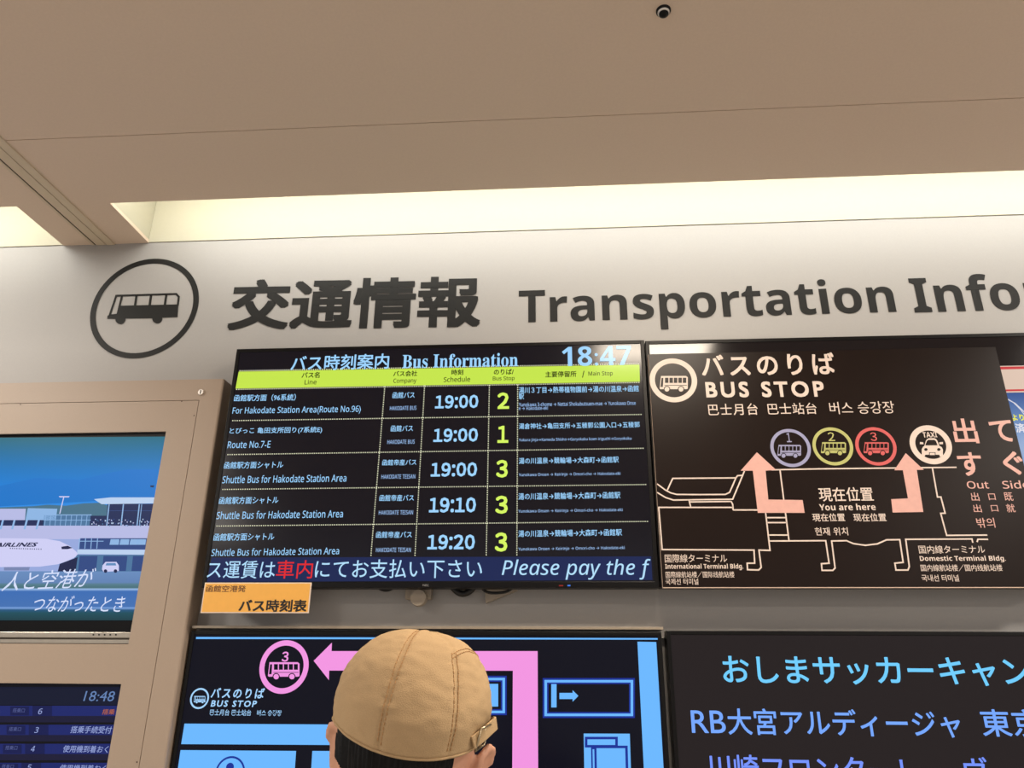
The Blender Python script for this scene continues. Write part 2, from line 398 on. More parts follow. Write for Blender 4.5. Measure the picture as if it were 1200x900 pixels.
for row in ROWS:
    for i, (s, b) in enumerate(row):
        k = MB()
        tl = -(b[1]-b[0])*.0145 if (b[1]-b[0]) > 60 else 0
        if i == 4: put(k, s, b, Y2, 0, kind='digit', bold=.03)
        elif i == 5: put(k, s, b, Y2, 1, kind='digit', bold=.03)
        elif s.isascii() or 'n →' in s or 'Yu' in s: put(k, s, b, Y2, 0 if i == 1 else 2, kind='sans', bold=.006 if i == 1 else 0, res=1, tilt=tl)
        else: put(k, s, b, Y2, 0, bold=.013, res=2, tilt=tl)
        k.build(('line_name', 'line_name_english', 'company_name', 'company_name_english', 'departure_time', 'stop_number')[i] if i < 6 else 'route_text', [BLUE, YEL, DIM], S)
k = MB(); k.poly([(248.2, 653.4), (763.0, 652.0), (764.6, 679.7), (242.2, 682)], Y1-.0003); k.build('ticker_band', BAND, S)
k = MB(); YT = Y2-.0003
put(k, 'ス運賃は', (243, 322.5, 657, 678), YT, bold=.004, res=3); k.build('ticker_text', PALE, S)
k = MB(); put(k, '車内', (324, 366.5, 656.5, 678), YT, bold=.004, res=3); k.build('ticker_text', RED, S)['label'] = 'red ticker characters 車内'
k = MB(); put(k, 'にてお支払い下さい', (369.5, 565, 655.5, 677.5), YT, bold=.004, res=3); k.build('ticker_text', PALE, S)
k = MB(); put(k, 'Please pay the f', (588, 763, 655.3, 679.3), YT, kind='italic', bold=.003, res=3); k.build('ticker_text', PALE, S)
k = MB(); put(k, 'NEC', (495.5, 502.5, 684.6, 687), YF-.0006); k.build('brand_mark', paint('grey_mark', (150, 150, 150)), t)
MB().rect(655, 660, 685.6, 687, YF-.0006).build('indicator_lamp', lit('lamp_red', (150, 40, 35)), t)['label'] = 'dim red indicator lamp'
MB().rect(665, 668.5, 685.4, 687, YF-.0006).build('indicator_lamp', lit('lamp_blue', (70, 130, 240)), t)['label'] = 'blue indicator lamp'
# what hangs out below it: wall bracket and cable loops
br = MB(); 
a = W(490, 697, -.03)
br.box(a.x-.037, a.x+.037, -.034, -.001, 1.80, 1.86, 0, .003)
bm = bmesh.new(); bmesh.ops.create_cone(bm, cap_ends=True, segments=28, radius1=.024, radius2=.022, depth=.02)
bmesh.ops.rotate(bm, matrix=Matrix.Rotation(math.pi/2, 3, 'X'), verts=bm.verts); bmesh.ops.translate(bm, vec=(a.x+.004, -.042, 1.803), verts=bm.verts); br.bm(bm)
br.build('wall_bracket', METAL, t)
def arc(pts, r, nm, label):
    P = []
    for i in range(len(pts)-1):
        p0 = Vector(pts[max(i-1, 0)]); p1 = Vector(pts[i]); p2 = Vector(pts[i+1]); p3 = Vector(pts[min(i+2, len(pts)-1)])
        for q in range(6):
            s = q/6; P.append(.5*((2*p1)+(p2-p0)*s+(2*p0-5*p1+4*p2-p3)*s*s+(3*p1-p0-3*p2+p3)*s**3))
    P.append(Vector(pts[-1]))
    return tag(MB().tube(P, r, 10).build(nm, BEZ2, smooth=True), label, 'cable')
yc = -.018
def wp(px, py): v = W(px, py, yc); return (v.x, v.y, v.z)
v0 = .05
def up(px, py, dz): v = W(px, py, yc); return (v.x, v.y, v.z+dz)
arc([up(436, 690, .06), up(440, 690, .012), wp(452, 692), up(464, 690, .012), up(468, 690, .06)], .004, 'power_cable', 'short black cable loop below the timetable display left of the bracket')
arc([up(522, 690, .06), up(528, 690, .012), wp(542, 696), up(557, 690, .01), up(561, 690, .06)], .009, 'power_cable', 'thick black cable loop hanging below the timetable display beside the bracket')
arc([up(558, 690, .06), up(566, 692, .004), wp(582, 695), up(600, 691, .004), up(610, 690, .06)], .0045, 'power_cable', 'thin black cable loop hanging right of the thick loop below the timetable display')
pl = MB()
a, b, c2 = W(569, 707, -.02), W(606, 692, -.02), W(566, 690, -.02)
pv = [(a.x, -.02, a.z), (b.x, -.02, b.z), (b.x, -.02, b.z+.05), (c2.x, -.02, c2.z+.05)]
pl.add(pv+[(x, -.002, z) for x, _, z in pv], [[0, 1, 2, 3], [7, 6, 5, 4], [0, 4, 5, 1], [1, 5, 6, 2], [2, 6, 7, 3], [3, 7, 4, 0]])
pl.build('mounting_plate', METAL, t)

# ---- orange card on its lower left corner
cy = YF-.004
v = [W(x, y, cy) for x, y in ((239.8, 683), (364.9, 682.3), (361.8, 718.5), (235, 718.5))]
cx0 = (v[0].x+v[3].x)/2; cx1 = (v[1].x+v[2].x)/2; cz1 = (v[0].z+v[1].z)/2; cz0 = (v[2].z+v[3].z)/2
cd_ = thing('name_card', 'orange card reading バス時刻表 stuck below the timetable display', 'card', ((cx0+cx1)/2, cy, cz0))
MB().box(cx0, cx1, cy, cy+.004, cz0, cz1, 0, .0008).build('card', paint('white_card', (235, 215, 195), .5), cd_)
e = .003
MB().box(cx0+e, cx1-e, cy-.0004, cy, cz0+e, cz1-e).build('orange_sheet', paint('orange_sheet', (238, 176, 78), .45, vary=.02), cd_)
k = MB(); put(k, 'バス時刻表', (280, 359.5, 702.5, 717), cy-.0008, bold=.03, res=3); k.build('card_text', paint('card_ink', (22, 18, 14)), cd_)
k = MB(); put(k, '函館空港発', (241.5, 288, 686, 693.8), cy-.0008, bold=.012); k.build('card_text', paint('card_ink_brown', (96, 54, 22)), cd_)

# ---- upper right: display with a poster taped over it
YB = -.085
t, S = display('information_display', 'black wall display largely covered by the dark bus stop map board', .257, 1.532, 1.827, 2.557, YB, .012, lit('picture_black', (20, 13, 15), rough=.12, spec=.25))
yq = YB+.0012
def strip(mb, yt, yb, y, mi=0):
    zt2, zb3 = W(1190, yt, y).z, W(1190, yb, y).z
    mb.add([(1.15, y, zb3), (1.5195, y, zb3), (1.5195, y, zt2), (1.15, y, zt2)], [[0, 1, 2, 3]], mi)
k = MB(); strip(k, 428.5, 460, yq, 0); strip(k, 429.5, 432.6, yq-.0004, 1); strip(k, 456.2, 458.4, yq-.0004, 1)
k.build('picture_banner', [lit('banner_cream', (222, 196, 178)), lit('banner_red', (205, 62, 66))], S)
sky = lit_ramp('picture_sky', 1.85, W(1190, 460, yq).z, [(0, (120, 150, 190)), (.8, (104, 140, 190)), (1, (52, 84, 146))])
k = MB(); strip(k, 460.2, 676, yq); k.build('picture_sky', sky, S)
k = MB(); k.stroke([(1150, 452), (1178, 466), (1190, 473), (1206, 488)], 1.2, yq-.0006, 0)
k.stroke([(1178, 466.5), (1188, 472), (1196, 480), (1202, 488)], 1.0, yq-.0006, 0)
put(k, 'より', (1185.5, 1200, 485.5, 493), yq-.0006, 1, bold=.03); put(k, '済', (1190, 1201, 496, 507), yq-.0006, 0, bold=.03)
k.build('picture_text', [lit('picture_white', (215, 215, 225)), lit('picture_yellow', (235, 232, 60))], S)

# ---- the map board
YP = -.0985
zt = 2.507; zb_ = W(980, 689, YP).z; px0, px1 = .2615, 1.268
pt = thing('map_board', 'dark brown bus stop map board covering most of the right wall display', 'poster', ((px0+px1)/2, YP, zb_))
MB().box(px0, px1, YP, YP+.012, zb_, zt, 0, .0006).build('foam_core', paint('foam_core_white', (215, 190, 170), .6), pt)
PM = paint('board_print_brown', (27, 18, 15), .30, vary=.03, scale=12, spec=.16)
MB().box(px0+.0004, px1-.0004, YP-.0004, YP+.0002, zb_+.0022, zt-.0004).build('print', PM, pt)
WHT = paint('print_white', (216, 200, 190), .45); PNK = paint('print_pink', (212, 164, 154), .45); PER = paint('print_periwinkle', (146, 148, 184), .45); KHK = paint('print_khaki', (176, 178, 108), .45); COR = paint('print_coral', (198, 86, 86), .45)
WP = [WHT, PM, PNK]
y1 = YP-.0008
def ring_px(mb, x0, x1, yt, yb, tk, y, mi=0):
    a = W((x0+x1)/2, (yt+yb)/2, y); r1 = ((W(x1, (yt+yb)/2, y).x-W(x0, (yt+yb)/2, y).x)+(W((x0+x1)/2, yt, y).z-W((x0+x1)/2, yb, y).z))/4
    mb.ring(a.x, a.z, r1, r1*(1-tk), y, mi)
k = MB(); ring_px(k, 762, 816, 419, 472, .225, y1); bus_small(k, (773, 806, 440.6, 459), y1, 0, 1); k.build('bus_stop_symbol', WP, pt)
k = MB()
put(k, 'バスのりば', (822, 978, 414.5, 440), y1, bold=.022, res=4, tilt=-3, space=1.28); put(k, 'BUS STOP', (827, 965.6, 447, 465.5), y1, bold=.03, res=4, tilt=-1, space=1.3)
put(k, '巴士月台', (830, 888, 473, 486.5), y1, bold=.006, res=3, space=1.1); put(k, '巴士站台', (899.6, 957, 472.2, 485.5), y1, bold=.004, res=3); put(k, '버스 승강장', (972, 1048, 470.5, 485), y1, bold=.001, res=3)
k.build('title_text', WHT, pt)
for n_, x0, x1, yt, yb, dg_, bb, mt in (('1', 903.6, 949.2, 501.6, 548, (921.6, 927.2, 507.4, 518.2), (911, 938.8, 521.3, 536.5), PER), ('2', 953, 998.8, 499.8, 546, (970.3, 978, 506.5, 516.8), (962, 991.4, 518.2, 533.4), KHK), ('3', 1003, 1049.8, 499.8, 546, (1020, 1027.5, 506.6, 516.8), (1012, 1041.6, 518.2, 533.4), COR)):
    k = MB(); ring_px(k, x0, x1, yt, yb, .165, y1); put(k, n_, dg_, y1, kind='digit', bold=.01); bus_small(k, bb, y1, 0, 1)
    k.build('stop_symbol', [mt, PM], pt)
k = MB(); ring_px(k, 1067.4, 1114, 497, 545, .27, y1); put(k, 'TAXI', (1081.2, 1098, 506.4, 512.5), y1, kind='bold')
P = [([(.26, .13), (.33, .03), (.40, 0), (.62, 0), (.70, .04), (.76, .14), (.84, .40), (.95, .48), (1, .62), (1, .93), (.88, 1), (.84, .88), (.24, .88), (.20, .97), (.08, .93), (.08, .58), (.14, .46), (.20, .40)], 0, 0),
     ([(.30, .16), (.36, .09), (.64, .09), (.70, .16), (.77, .38), (.23, .38)], 1, 1), ([(0, .20), (.14, .22), (.16, .32), (0, .32)], 0, 0), ([(.84, .22), (1, .20), (1, .32), (.84, .32)], 0, 0),
     (circ(.26, .60, .075, .075), 1, 1), (circ(.82, .60, .075, .075), 1, 1), ([(.40, .75), (.68, .75), (.68, .93), (.40, .93)], 1, 1), ([(.43, .78), (.65, .78), (.65, .90), (.43, .90)], 0, 2)]
local_icon(k, P, (1078, 1105, 513.5, 535.5), y1); k.build('taxi_symbol', WP, pt)
k = MB(); y2 = y1-.0003
k.poly([(887, 530), (909.5, 550.6), (897.2, 551.6), (900.4, 585.4), (940.6, 586), (943, 601), (888, 601), (882.2, 551.6), (868, 551.6)], y2); k.build('route_arrow', PNK, pt)
k = MB(); k.poly([(1061.4, 531), (1082.6, 550.6), (1074.4, 550.6), (1082, 600), (1046, 600.6), (1044.4, 585), (1064, 584), (1058, 551), (1048, 551)], y2)
k.build('route_arrow', PNK, pt)
k = MB(); LW = 1.5
def A7(*p): return [(750+x*.2, 530+y*.2) for x, y in p]
def A8(*p): return [(960+x*.2, 530+y*.2) for x, y in p]
for pts in (A7((160, 222), (192, 153), (562, 150), (545, 190), (525, 235), (500, 247), (350, 248), (215, 247), (180, 238), (150, 222), (100, 185)), A7((562, 150), (572, 137), (600, 135)), A7((612, 110), (543, 275), (195, 280), (150, 265), (100, 235)),
            A7((287, 280), (297, 320)), A7((534, 288), (543, 305), (545, 323)), A7((535, 288), (290, 291)), A7((545, 338), (690, 338)), A7((545, 338), (545, 323), (110, 323), (130, 570), (668, 573), (672, 650), (628, 650), (630, 688), (695, 690), (710, 675), (697, 573), (762, 575), (735, 345)),
            A7((820, 103), (873, 517)), A7((745, 383), (856, 383)), A7((748, 412), (860, 412)), A7((757, 485), (869, 485)), A7((760, 520), (1088, 518), (1108, 650), (1063, 653), (1067, 692), (1130, 692), (1143, 678), (1123, 520), (1210, 518), (1250, 535), (1320, 545), (1390, 537), (1445, 513), (1522, 512), (1542, 645), (1493, 650), (1500, 690), (1570, 690), (1578, 670), (1557, 510), (1945, 508), (1950, 530)),
            A8((925, 526), (930, 510), (990, 510)), A8((663, 90), (693, 262), (713, 262), (738, 357), (712, 358), (747, 487), (985, 485)), A7((770, 103), (1050, 97), (1855, 88))):
    k.stroke(pts, LW, y1)
k.build('terminal_plan', WHT, pt)
k = MB()
for s, b, bo in (('現在位置', (959.4, 1023, 571, 587.5), .012), ('You are here', (960, 1026, 590.2, 598), .0), ('現在位置', (952, 990, 601.6, 611), .012), ('现在位置', (1000, 1038.4, 601.6, 611), .012), ('현재 위치', (955, 993.6, 618, 627.5), .006),
             ('国際線ターミナル', (779, 852, 649.4, 659.2), .004), ('International Terminal Bldg.', (779.6, 871, 660.6, 668.2), .0), ('国際線航站楼／国际线航站楼', (780, 860.5, 669.6, 677), .004), ('국제선 터미널', (780, 818.4, 677.8, 685.2), .006),
             ('国内線ターミナル', (1076.6, 1154, 639, 648.6), .004), ('Domestic Terminal Bldg.', (1078, 1178.6, 651.2, 659), .0), ('国内線航站楼／国内线航站楼', (1079, 1174.5, 661.4, 669.4), .004), ('국내선 터미널', (1080, 1123.6, 673.4, 681.4), .006)):
    k = MB(); put(k, s, b, y1, kind='bold' if s.isascii() else None, bold=bo); k.build('plan_text', WHT, pt)
k = MB()
for s, b in (('出', (1116.6, 1145, 490.4, 519.6)), ('て', (1160.5, 1187, 492.4, 517.6)), ('す', (1123, 1151, 530, 557.6)), ('ぐ', (1175.5, 1199, 529, 556.4))): k = MB(); put(k, s, b, y1, bold=.022, res=4); k.build('exit_text', PNK, pt)
k = MB(); put(k, 'Out', (1133, 1158.5, 563.8, 572.6), y1, kind='sans', bold=.01); k.build('exit_text', PNK, pt); k = MB(); put(k, 'Side', (1174.6, 1206, 563, 572.6), y1, kind='sans', bold=.01); k.build('exit_text', PNK, pt)
for s, x0, x1, yt, yb in (('出', 1138, 1147.2, 577, 587), ('口', 1158.4, 1166.4, 578.4, 586), ('既', 1177, 1186.8, 577, 587), ('出', 1140.6, 1150, 591, 600.4), ('口', 1161.4, 1169.4, 592, 599.4), ('就', 1179.4, 1189.4, 590.6, 600.4)): k = MB(); put(k, s, (x0, x1, yt, yb), y1, bold=.004); k.build('exit_text', PNK, pt)
k = MB(); put(k, '밖의', (1144.6, 1165.6, 606.8, 618.4), y1, bold=.002)
k.build('exit_text', PNK, pt)

# ------------------------------------------------------------------ lower row
YL = -.045; yl = YL+.0012; yl2 = yl-.0005
a = W(224, 739.5, YL); b = W(775, 740, YL)
t, S = display('information_display', 'black wall display with pink route arrow and light blue map behind the person', -1.055, b.x, .98, (a.z+b.z)/2, YL, .011, lit('map_black', (7, 8, 24), spec=.1))
LB = lit('map_light_blue', (108, 184, 255)); PK = lit('map_pink', (243, 150, 226)); NV = lit('map_navy', (22, 48, 150)); KB = lit('map_dark', (7, 8, 24), spec=.1); PB = lit('map_pale', (165, 212, 255)); SB = lit('map_black', (7, 8, 24), spec=.1)
k = MB(); k.poly([(230, 746.4), (772, 747.8), (772.3, 749.6), (229.6, 748.8)], yl); k.poly([(747, 752), (769, 752.4), (781, 960), (757.5, 960)], yl)
k.poly([(216.2, 848), (470, 849.5), (470, 873.5), (212.3, 872)], yl); k.poly([(211.6, 879), (347, 880), (345, 960), (200, 960)], yl); k.poly([(366, 880), (470, 880.4), (470, 960), (365, 960)], yl)
def to_foot(mb):                                     # carry the shapes that leave the frame down to the foot of the screen
    mb.v = [(x, y, .9925 if z < 1.345 else z) for x, y, z in mb.v]; return mb
to_foot(k).build('map_blocks', LB, S)
k = MB(); k.poly([(367.6, 774.4), (389, 753), (388.6, 763), (630, 763), (630.8, 960), (599.8, 960), (601, 786), (385.8, 785.8), (385.4, 797)], yl2); to_foot(k).build('route_arrow', PK, S)
k = MB(); ring_px(k, 303, 362.6, 751, 811.6, .205, yl2); put(k, '3', (330.4, 338.2, 763.6, 775.4), yl2, kind='digit', bold=.02); bus_small(k, (314, 351, 776, 796.2), yl2, 0, 1); k.build('stop_symbol', [PK, KB], S)
k = MB(); ring_px(k, 223, 244.6, 806, 831, .17, yl2); bus_small(k, (227, 240.6, 815.6, 824.4), yl2, 0, 1)
k.build('bus_stop_symbol', [PB, KB], S)
k = MB(); put(k, 'バスのりば', (247.4, 310, 806.2, 818.4), yl2, bold=.02, shear=.08, space=1.25); put(k, 'BUS STOP', (247.2, 301, 820.8, 828.4), yl2, kind=None, bold=.025, shear=.12, space=1.25); put(k, '巴士月台 巴士站台　버스 승강장', (246, 330, 831.6, 838.8), yl2, bold=.006, res=1)
k.build('map_text', PB, S)
k = MB(); k.ring(W(269.5, 906, yl2).x, W(269.5, 906, yl2).z, (W(287, 900, yl2).x-W(252, 900, yl2).x)*.5, (W(287, 900, yl2).x-W(252, 900, yl2).x)*.44, yl2, 0, 48)
q = W(269.5, 899, yl2); k.disc(q.x, q.z, .0105, yl2); k.rect(264, 275, 903, 930, yl2); k.build('information_symbol', NV, S)
def frame_px(mb, x0, x1, yt, yb, tk, y, mi):
    mb.rect(x0, x1, yt, yt+tk, y, mi); mb.rect(x0, x1, yb-tk, yb, y, mi); mb.rect(x0, x0+tk, yt+tk, yb-tk, y, mi); mb.rect(x1-tk, x1, yt+tk, yb-tk, y, mi)
k = MB()
for x0, x1, yt, yb in ((460, 593.8, 792, 838), (636, 744, 794.6, 841.4)):
    k.rect(x0, x1, yt, yb, yl, 1); k.rect(x0+2, x1-2, yt+2.2, yb-2.2, yl-.0004, 0); k.rect(x0+5, x1-5, yt+5.2, yb-5.2, yl-.0008, 1); k.rect(x0+6.8, x1-6.8, yt+7, yb-7, yl-.0012, 2)
k.rect(566, 583.8, 801.4, 828, yl-.0016, 0)
k.rect(646, 652.2, 801.6, 829, yl-.0016, 0); k.poly([(655.6, 812), (671, 812), (671, 808.8), (677.8, 815.5), (671, 822.4), (671, 819.2), (655.6, 819.2)], yl-.0016, 0)
k.build('map_counter', [LB, NV, KB], S)
k = MB(); k.poly([(684, 859.6), (738, 859.8), (739.5, 960), (684.4, 960)], yl, 0); frame_px(k, 685.4, 724, 863.4, 876, 3, yl-.0005, 1); frame_px(k, 692.6, 735.6, 873.8, 960, 3, yl-.0009, 1); k.rect(688.4, 721, 866.4, 873, yl-.0012, 0); k.rect(695.6, 732.6, 876.8, 957, yl-.0012, 0); k.rect(692.6, 699, 876.8, 957, yl-.0014, 1); k.rect(694.4, 696.4, 878, 957, yl-.0016, 0)
to_foot(k).build('map_desks', [LB, NV], S)

a = W(781, 740, YL)
t, S = display('information_display', 'black wall display showing light blue lines of Japanese text', a.x, a.x+1.29, .98, W(980, 739.5, YL).z, YL, .011, lit('notice_black', (28, 20, 22), spec=.2))
C1 = lit('notice_cyan', (112, 206, 255)); C2 = lit('notice_blue', (118, 168, 255)); C3 = lit('notice_indigo', (118, 148, 255))
def spread_line(mb, items, y, mi, bold):
    for s, b in items: put(mb, s, b, y, mi, bold=bold, res=4)
k = MB(); spread_line(k, [('おしまサッカーキャン', (847, 1206, 769.5, 803))], yl2, 0, .016); k.build('notice_text', C1, S)
k = MB(); put(k, 'RB', (810, 850, 832.6, 859), yl2, bold=.008, res=4); spread_line(k, [('大宮アルディージャ', (852.6, 1125, 831, 863))], yl2, 0, .014); k.build('notice_text', C2, S)
k = MB(); spread_line(k, [('東京', (1149.6, 1220, 831, 863.5))], yl2, 0, .014); k.build('notice_text', C2, S)
k = MB(); spread_line(k, [('川崎フロンターレ', (828.5, 1078, 885.5, 918))], yl2, 0, .014); k.build('notice_text', C3, S)
k = MB(); spread_line(k, [('ヴ', (1130, 1158, 887, 918))], yl2, 0, .014); k.build('notice_text', C3, S)

# ------------------------------------------------------------------ display cabinet on the left
CF = -.065; XS = -1.2205; CR = -1.062; CT = 2.467; SEAM = -1.132; ST = 2.397
cb = thing('display_cabinet', 'beige wall cabinet framing two screens at the left edge', 'cabinet', (-1.9, 0, 0))
k = MB()
n = 8; prof = [(-4, CF)]+[(CR-.006+.006*math.sin(math.pi/2*i/n), CF+.006-.006*math.cos(math.pi/2*i/n)) for i in range(n+1)]+[(CR, 0), (CR-.03, 0), (CR-.03, CF+.02), (-4, CF+.02)]
z0_, z1_ = 0, CT
# right stile (rounded outer edge), top rail, back tray
sp = [(SEAM+.001, CF)]+prof[1:10]+[(CR, -.0005), (SEAM+.001, -.0005)]
k.add([(x, y, 0) for x, y in sp]+[(x, y, CT) for x, y in sp], [list(range(len(sp)))[::-1], [len(sp)+i for i in range(len(sp))]]+[[i, (i+1) % len(sp), len(sp)+(i+1) % len(sp), len(sp)+i] for i in range(len(sp))])
k.box(-3.2, SEAM+.001, CF, -.0005, ST+.001, CT); k.box(-3.2, SEAM+.001, -.012, -.0005, 0, ST+.001)
k.build('carcass', CABM, cb)
S1T, S1B, S2T, S2B = 2.2965, 1.676, 1.5725, 1.0
k = MB()
for x0, x1, z0, z1 in ((XS, SEAM-.0008, .05, ST-.0008), (-3.19, XS, S1T, ST-.0008), (-3.19, XS, S2T, S1B), (-3.19, XS, .05, S2B), (-3.19, -2.36, S1B, S1T), (-3.19, -2.36, S2B, S2T)):
    k.box(x0, x1, CF, CF+.008, z0, z1)
k.build('door', CABM, cb)
a = W(236, 460, CF)
bm = bmesh.new(); bmesh.ops.create_cone(bm, cap_ends=True, segments=28, radius1=.0105, radius2=.0085, depth=.006); bmesh.ops.rotate(bm, matrix=Matrix.Rotation(math.pi/2, 3, 'X'), verts=bm.verts); bmesh.ops.translate(bm, vec=(a.x, CF-.003, a.z), verts=bm.verts)
k = MB().bm(bm); k.box(a.x-.0015, a.x+.0015, CF-.0066, CF-.0058, a.z-.006, a.z+.006, 1); k.build('lock', [CHROME, DARKM], cb)
for px, py in ((24, 474), (213, 470.4), (227.5, 487), (160.5, 893)):
    a = W(px, py, CF); MB().disc(a.x, a.z, .0022, CF-.0006, 0, 8).build('screw', paint('screw_dark', (70, 50, 38), .5), cb)
# upper monitor in the cabinet
YM = CF+.012; ym = YM-.0006
mt_ = thing('monitor', 'monitor showing an airport photograph in the upper cabinet opening', 'monitor', (-1.8, -.013, S1B+.006))
pb_z = W(100, 740.5, YM).z
k = MB(); k.box(-2.4, XS+.004, YM, -.0125, pb_z, S1T+.01); k.build('screen', lit('monitor_black', (4, 4, 6), rough=.3), mt_); S = mt_.children[0]
k = MB(); k.box(-2.4, XS+.004, YM-.004, -.013, W(100, 747.5, YM).z, pb_z-.0005, 0, .0015); k.box(-2.4, XS+.004, YM+.001, -.013, W(100, 749.5, YM).z, W(100, 747.5, YM).z, 1); k.box(-2.4, XS+.004, YM-.001, -.013, S1B+.002, W(100, 749.5, YM).z, 0)
k.build('lower_trim', [SILVER, paint('trim_groove', (70, 62, 52), .4, metal=.5)], mt_)
k = MB()
for i in range(5): px = 108.5+i*6.6; k.rect(px, px+1.8, 742.9, 744.7, YM-.0046)
k.build('brand_mark', DARKM, mt_)
def A1(*p): return [(x*.23333, 420+y*.23333) for x, y in p]
def A2(*p): return [(x*.23333, 560+y*.23333) for x, y in p]
zt_, zb2 = W(90, 512.5, ym).z, W(80, 668, ym).z
k = MB(); k.poly([(-140, 513.8), (194.3, 511.6), (166, 672), (-140, 672)], ym)
k.build('picture_sky', lit_ramp('airport_sky', zb2, zt_, [(0, (120, 160, 215)), (.30, (66, 150, 226)), (.55, (22, 130, 222)), (.75, (18, 118, 190)), (1, (24, 104, 124))], rough=.3), S)
y3 = ym-.0004
cols = {}
def pic(name, rgb): return lit(name, rgb, rough=.3)
k = MB(); k.poly(A1((-300, 690), (0, 640), (180, 600), (400, 610), (550, 575), (640, 558), (792, 556), (775, 700), (-300, 760)), y3); k.build('picture_hill', pic('picture_hill_blue', (18, 116, 200)), S)
k = MB(); k.poly(A1((-300, 760), (170, 742), (240, 735), (330, 740), (420, 728), (500, 725), (560, 745), (560, 830), (-300, 830)), y3-.0003); k.build('picture_trees', pic('picture_trees', (70, 112, 136)), S)
k = MB()
MATS = [pic('picture_roof', (186, 208, 238)), pic('picture_dark', (28, 42, 86)), pic('picture_facade', (150, 168, 220)), pic('picture_window', (46, 72, 130)), pic('picture_panel', (140, 180, 226)), pic('picture_lilac', (182, 186, 228)), pic('picture_steel', (74, 116, 158))]
q = y3-.0006
k.poly(A1((-300, 755), (130, 755), (125, 812), (-300, 812)), q, 5); k.poly(A1((140, 752), (288, 755), (280, 812), (128, 812)), q, 4); k.poly(A1((-300, 812), (222, 812), (214, 858), (-300, 862)), q, 1)
for x in (-120, -60, 10, 68, 130, 190): k.poly(A1((x, 812), (x+10, 812), (x-2, 858), (x-12, 858)), q-.0003, 4)
k.poly(A1((222, 785), (460, 785), (450, 842), (214, 842)), q, 6)
for x in range(230, 460, 26): k.stroke(A1((x, 785), (x-6, 840)), .7, q-.0003, 4)
k.stroke(A1((224, 786), (460, 786)), 1, q-.0003, 4); k.stroke(A1((220, 812), (456, 812)), .7, q-.0003, 4)
k.poly(A2((455, 190), (775, 190), (748, 244), (450, 244)), q-.0001, 1); k.poly(A2((540, 130), (772, 130), (762, 200), (535, 200)), q-.0004, 1)
k.poly(A2((472, 107), (556, 98), (782, 98), (776, 128), (510, 132)), q-.0008, 0)
for x in (548, 620, 700, 712): k.stroke(A2((x, 132), (x-12, 240)), 1.4 if x != 712 else .8, q-.0008, 4)
k.stroke(A2((545, 165), (770, 165)), .6, q-.0006, 3)
rnd = random.Random(3)
for i in range(60):
    x = rnd.uniform(458, 745); yy = rnd.uniform(205, 238); k.poly(A2((x, yy), (x+rnd.uniform(3, 8), yy), (x+4, yy+rnd.uniform(4, 9)), (x, yy+6)), q-.0010, rnd.choice([0, 2, 5, 6, 3]))
k.poly(A2((-300, 240), (752, 240), (738, 308), (-300, 308)), q-.0002, 5); k.poly(A2((-300, 300), (740, 303), (712, 470), (-300, 470)), q-.00015, 2)
k.poly(A2((404, 303), (740, 303), (730, 360), (396, 358)), q-.0005, 3)
for x in (400, 430, 460, 490): k.stroke(A2((x, 304), (x-4, 356)), 1.0, q-.0007, 4)
k.stroke(A2((398, 318), (520, 318)), .8, q-.0008, 4)
for x in (556, 606, 656, 690): k.poly(A2((x, 308), (x+44, 308), (x+40, 336), (x-6, 336)), q-.0007, 4)
k.poly(A2((388, 360), (728, 362), (724, 386), (388, 382)), q-.0006, 0)
k.poly(A2((375, 386), (724, 386), (712, 470), (370, 470)), q-.0004, 6); 
for x0, x1 in ((400, 490), (520, 640), (668, 720)): k.poly(A2((x0, 392), (x1, 392), (x1-8, 468), (x0-8, 468)), q-.0006, 3)
k.build('picture_terminal', MATS, S)
k = MB()
pl_ = [(-400, 290), (0, 303), (120, 304), (230, 306), (300, 318), (350, 342), (385, 372), (390, 384), (378, 398), (340, 416), (290, 434), (200, 446), (0, 448), (-400, 450)]
k.poly(A2(*pl_), q-.0012, 0); k.poly(A2((308, 346), (340, 341), (364, 352), (340, 358), (310, 358)), q-.0016, 1)
k.poly(A2((20, 448), (150, 448), (145, 465), (20, 465)), q-.0012, 3); k.poly(A2((300, 432), (390, 398), (380, 470), (290, 470)), q-.0011, 1)
for i in range(15): k.poly(A2((50+i*11, 351+i*.3), (54+i*11, 351+i*.3), (54+i*11, 357+i*.3), (50+i*11, 357+i*.3)), q-.0016, 1)
put(k, 'AIRLINES', (-6, 44.2, 635.8, 640.8), q-.0016, 1, bold=.03, shear=.3)
k.poly(A2((515, 440), (530, 422), (585, 422), (597, 440), (597, 468), (520, 472), (512, 460)), q-.0012, 0); k.poly(A2((535, 428), (580, 428), (584, 440), (530, 440)), q-.0016, 2)
for x in (530, 580): k.poly(A2(*circ(x, 468, 9, 9, 12)), q-.0018, 1)
k.poly(A2((295, 92), (350, 92), (345, 98), (300, 98)), q, 0); k.stroke(A2((320, 98), (300, 180)), 1.2, q-.0007, 0); k.poly(A2((755, 38), (775, 38), (770, 48), (755, 46)), q, 1)
k.build('picture_airplane', [pic('picture_fuselage', (206, 206, 244)), pic('picture_ink', (26, 34, 74)), pic('picture_bus_glass', (96, 140, 190)), pic('picture_gear', (120, 134, 176))], S)
k = MB(); k.poly(A2((-300, 468), (722, 470), (668, 716), (-300, 716)), q-.0006)
zA, zB = W(80, 669, q).z, W(80, 726.5, q).z
